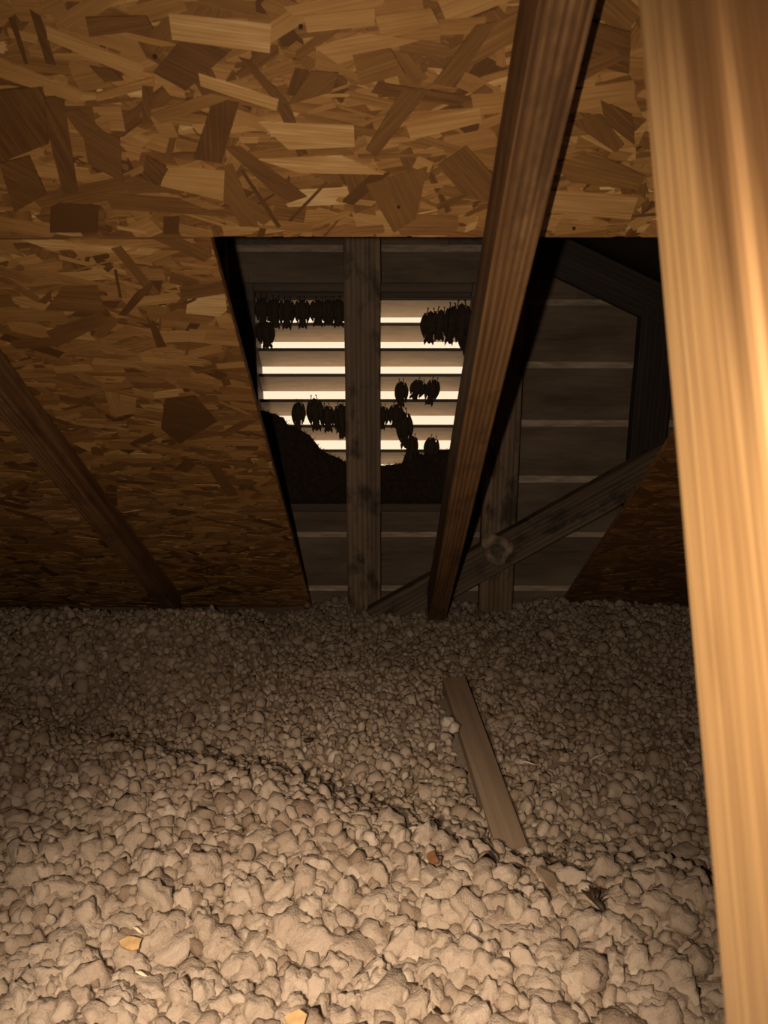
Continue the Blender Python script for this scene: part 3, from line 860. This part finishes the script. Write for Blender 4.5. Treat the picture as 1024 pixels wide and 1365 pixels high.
score = sorted(range(len(cl)), key=lambda i: -((cl[i][3] / cl[i][6]) ** 2 * (1 + 40 * max(cl[i][2] - height(cl[i][0], cl[i][1]), -0.01)) * (1 if (0 < cl[i][4] < 950 and cl[i][5] < 1365) else 0.01)))
big = set(score[:295])
Vs, Fs, Ts = [], [], []; base = 0
for i, (x, y, z, r, sx_, sy_, dep) in enumerate(cl):
    e = Euler((random.uniform(0, 6.28), random.uniform(0, 6.28), random.uniform(0, 6.28)))
    s = (r * random.uniform(.95, 1.3), r * random.uniform(.75, 1.05), r * random.uniform(.62, .9))
    k = random.randrange(NV)
    tone = min(max(random.gauss(0.5, 0.17), 0.05), 1.0)
    if i in big:
        o = bpy.data.objects.new('insulation_clump', near_me[k]); COL.objects.link(o); o.parent = floor
        o.location = (x, y, z + r * 0.15); o.rotation_euler = e; o.scale = s
        continue
    v, f = (HI if y < 1.12 else LO)[k]
    R = np.array(e.to_matrix(), dtype=np.float32)
    Vs.append((v * np.array(s, dtype=np.float32)) @ R.T + np.array((x, y, z), dtype=np.float32))
    Fs.append(f + base); base += len(v); Ts.append(np.full(len(v), tone, dtype=np.float32))
V = np.concatenate(Vs); Fa = np.concatenate(Fs); T = np.concatenate(Ts)
me = bpy.data.meshes.new('loose_insulation')
me.vertices.add(len(V)); me.vertices.foreach_set('co', V.ravel())
me.loops.add(len(Fa) * 3); me.loops.foreach_set('vertex_index', Fa.ravel())
me.polygons.add(len(Fa)); me.polygons.foreach_set('loop_start', np.arange(0, len(Fa) * 3, 3, dtype=np.int32))
me.update(calc_edges=True)
me.polygons.foreach_set('use_smooth', [True] * len(Fa))
a = me.attributes.new('tone', 'FLOAT', 'POINT'); a.data.foreach_set('value', T)
lo_o = put('loose_insulation', me, floor, M['insul']); lo_o['kind'] = 'stuff'
print('clumps', len(cl), 'tris', len(Fa))

def ground(px, py, lift=0.0):
    z = 0.0
    for _ in range(6):
        p = at_Z(px, py, z); z = height(p.x, p.y) + 0.006 + lift
    return at_Z(px, py, z)
# tuft resting on the lath
p = at_Z(597, 962, 0.045)
bm = lump(31, 2)
for v in bm.verts: v.co = Vector((v.co.x * .014, v.co.y * .012, v.co.z * .012))
b2 = lump(33, 2)
for v in b2.verts: v.co = Vector((v.co.x * .011 + .010, v.co.y * .012 - .016, v.co.z * .010 - 0.003))
m2 = mesh_from_bm('t', b2); bm.from_mesh(m2); bpy.data.meshes.remove(m2)
me = mesh_from_bm('insulation_tuft', bm, True); a = me.attributes.new('tone', 'FLOAT', 'POINT'); a.data.foreach_set('value', [0.95] * len(me.vertices))
o = put('insulation_tuft', me, None, M['insul']); o.location = p
tag(o, 'pale double tuft of insulation sitting on the lath board edge', 'insulation tuft')

def sliver(px0, py0, px1, py1, rad, label, name='wood_splinter', mat='straw'):
    a, b = ground(px0, py0, 0.013), ground(px1, py1, 0.013)
    bm = bmesh.new(); d = b - a
    tube(bm, [Vector((0, 0, 0)), d * 0.35 + Vector((0, 0, .001)), d * 0.7, d], [rad * .5, rad, rad * .9, rad * .3], 5)
    o = put(name, mesh_from_bm(name, bm), None, M[mat]); o.location = a
    tag(o, label, 'splinter'); return o
sliver(693, 1014, 717, 1020, .0013, 'long thin pale splinter nearest the lath board')
sliver(788, 1013, 806, 1004, .0024, 'broad pale splinter lying alone beyond the dead insect')
sliver(742, 944, 748, 950, .0018, 'tiny bright splinter farthest back in the dim insulation')
sliver(912, 1013, 917, 1021, .0016, 'short pale splinter close beside the pale post')
sliver(885, 1104, 885, 1111, .0014, 'bright upright splinter in the insulation by the post')
sliver(178, 1236, 190, 1244, .0016, 'cream splinter beside the orange chip in the near insulation')
sliver(181, 1295, 196, 1301, .0018, 'cream splinter below the orange chip in the near insulation')
def chip(px, py, w, l, rot, label, mat='chip'):
    p = ground(px, py, 0.018)
    bm = bmesh.new()
    n = 9
    top = [bm.verts.new((w * math.cos(t) * (1 + .25 * math.sin(3 * t + px)), l * math.sin(t) * (1 + .2 * math.cos(2 * t + py)), .0018)) for t in [2 * math.pi * k / n for k in range(n)]]
    low = [bm.verts.new(v.co - Vector((0, 0, .0036))) for v in top]
    bm.faces.new(top); bm.faces.new(low[::-1])
    for k in range(n): bm.faces.new((top[k], low[k], low[(k + 1) % n], top[(k + 1) % n]))
    bmesh.ops.recalc_face_normals(bm, faces=bm.faces[:])
    o = put('wood_chip', mesh_from_bm('wood_chip', bm), None, M[mat])
    o.location = p; o.rotation_euler = (0.45, 0.1, rot)
    tag(o, label, 'wood chip'); return o
chip(175, 1258, .012, .008, 0.2, 'small orange wood chip between two cream splinters')
chip(395, 1361, .011, .009, 0.0, 'bright orange chip at the very front of the insulation')
chip(577, 1144, .007, .010, 0.6, 'reddish brown chip lying short of the buried lath end', 'redchip')
chip(731, 1172, .011, .017, 0.9, 'tan flat flake just past the lath board and before the insect', 'lath')

# dark husk of an insect and a dark scrap
def insect(px, py):
    p = ground(px, py, 0.024)
    bm = bmesh.new()
    tube(bm, [(0.009, -0.012, 0), (0.007, -0.008, .002), (0.003, 0, .003), (-0.004, 0.012, .002), (-0.010, 0.022, 0)], [.0018, .0038, .0042, .0030, .0008], 8)
    body = put('insect', mesh_from_bm('insect', bm, True), None, M['husk']); body.location = p
    for q in ([(0, 0.002, .005), (0.001, .012, .006), (0.0, .025, .004)], [(0.004, 0.002, .005), (0.007, .012, .006), (0.006, .020, .004)]):
        bm = bmesh.new(); tube(bm, q, [.0012, .0034, .0008], 6); put('wing', mesh_from_bm('wing', bm, True), body, M['husk'])
    for q in ([(0.006, 0.002, .003), (.013, .006, .007), (.016, .017, .004), (.011, .021, .001)], [(0.007, -0.003, .003), (.013, 0.0, .006), (.0175, .006, .002)], [(0.002, 0.006, .003), (.010, .014, .008), (.012, .024, .003)]):
        bm = bmesh.new(); tube(bm, q, [.0007, .0006, .0005, .0003][:len(q)], 4); put('leg', mesh_from_bm('leg', bm), body, M['husk'])
    tag(body, 'small dark dead insect with bent legs lying on the near insulation', 'insect')
insect(792, 1204)
p = ground(411, 987, 0.012)
bm = lump(51, 2, 0.6)
for v in bm.verts: v.co = Vector((v.co.x * .011, v.co.y * .005, v.co.z * .005))
o = put('dark_scrap', mesh_from_bm('dark_scrap', bm, True), None, M['husk']); o.location = p; o.rotation_euler = (0, 0.1, 0.4)
tag(o, 'tiny black scrap lying on the dim insulation before the vent', 'scrap')
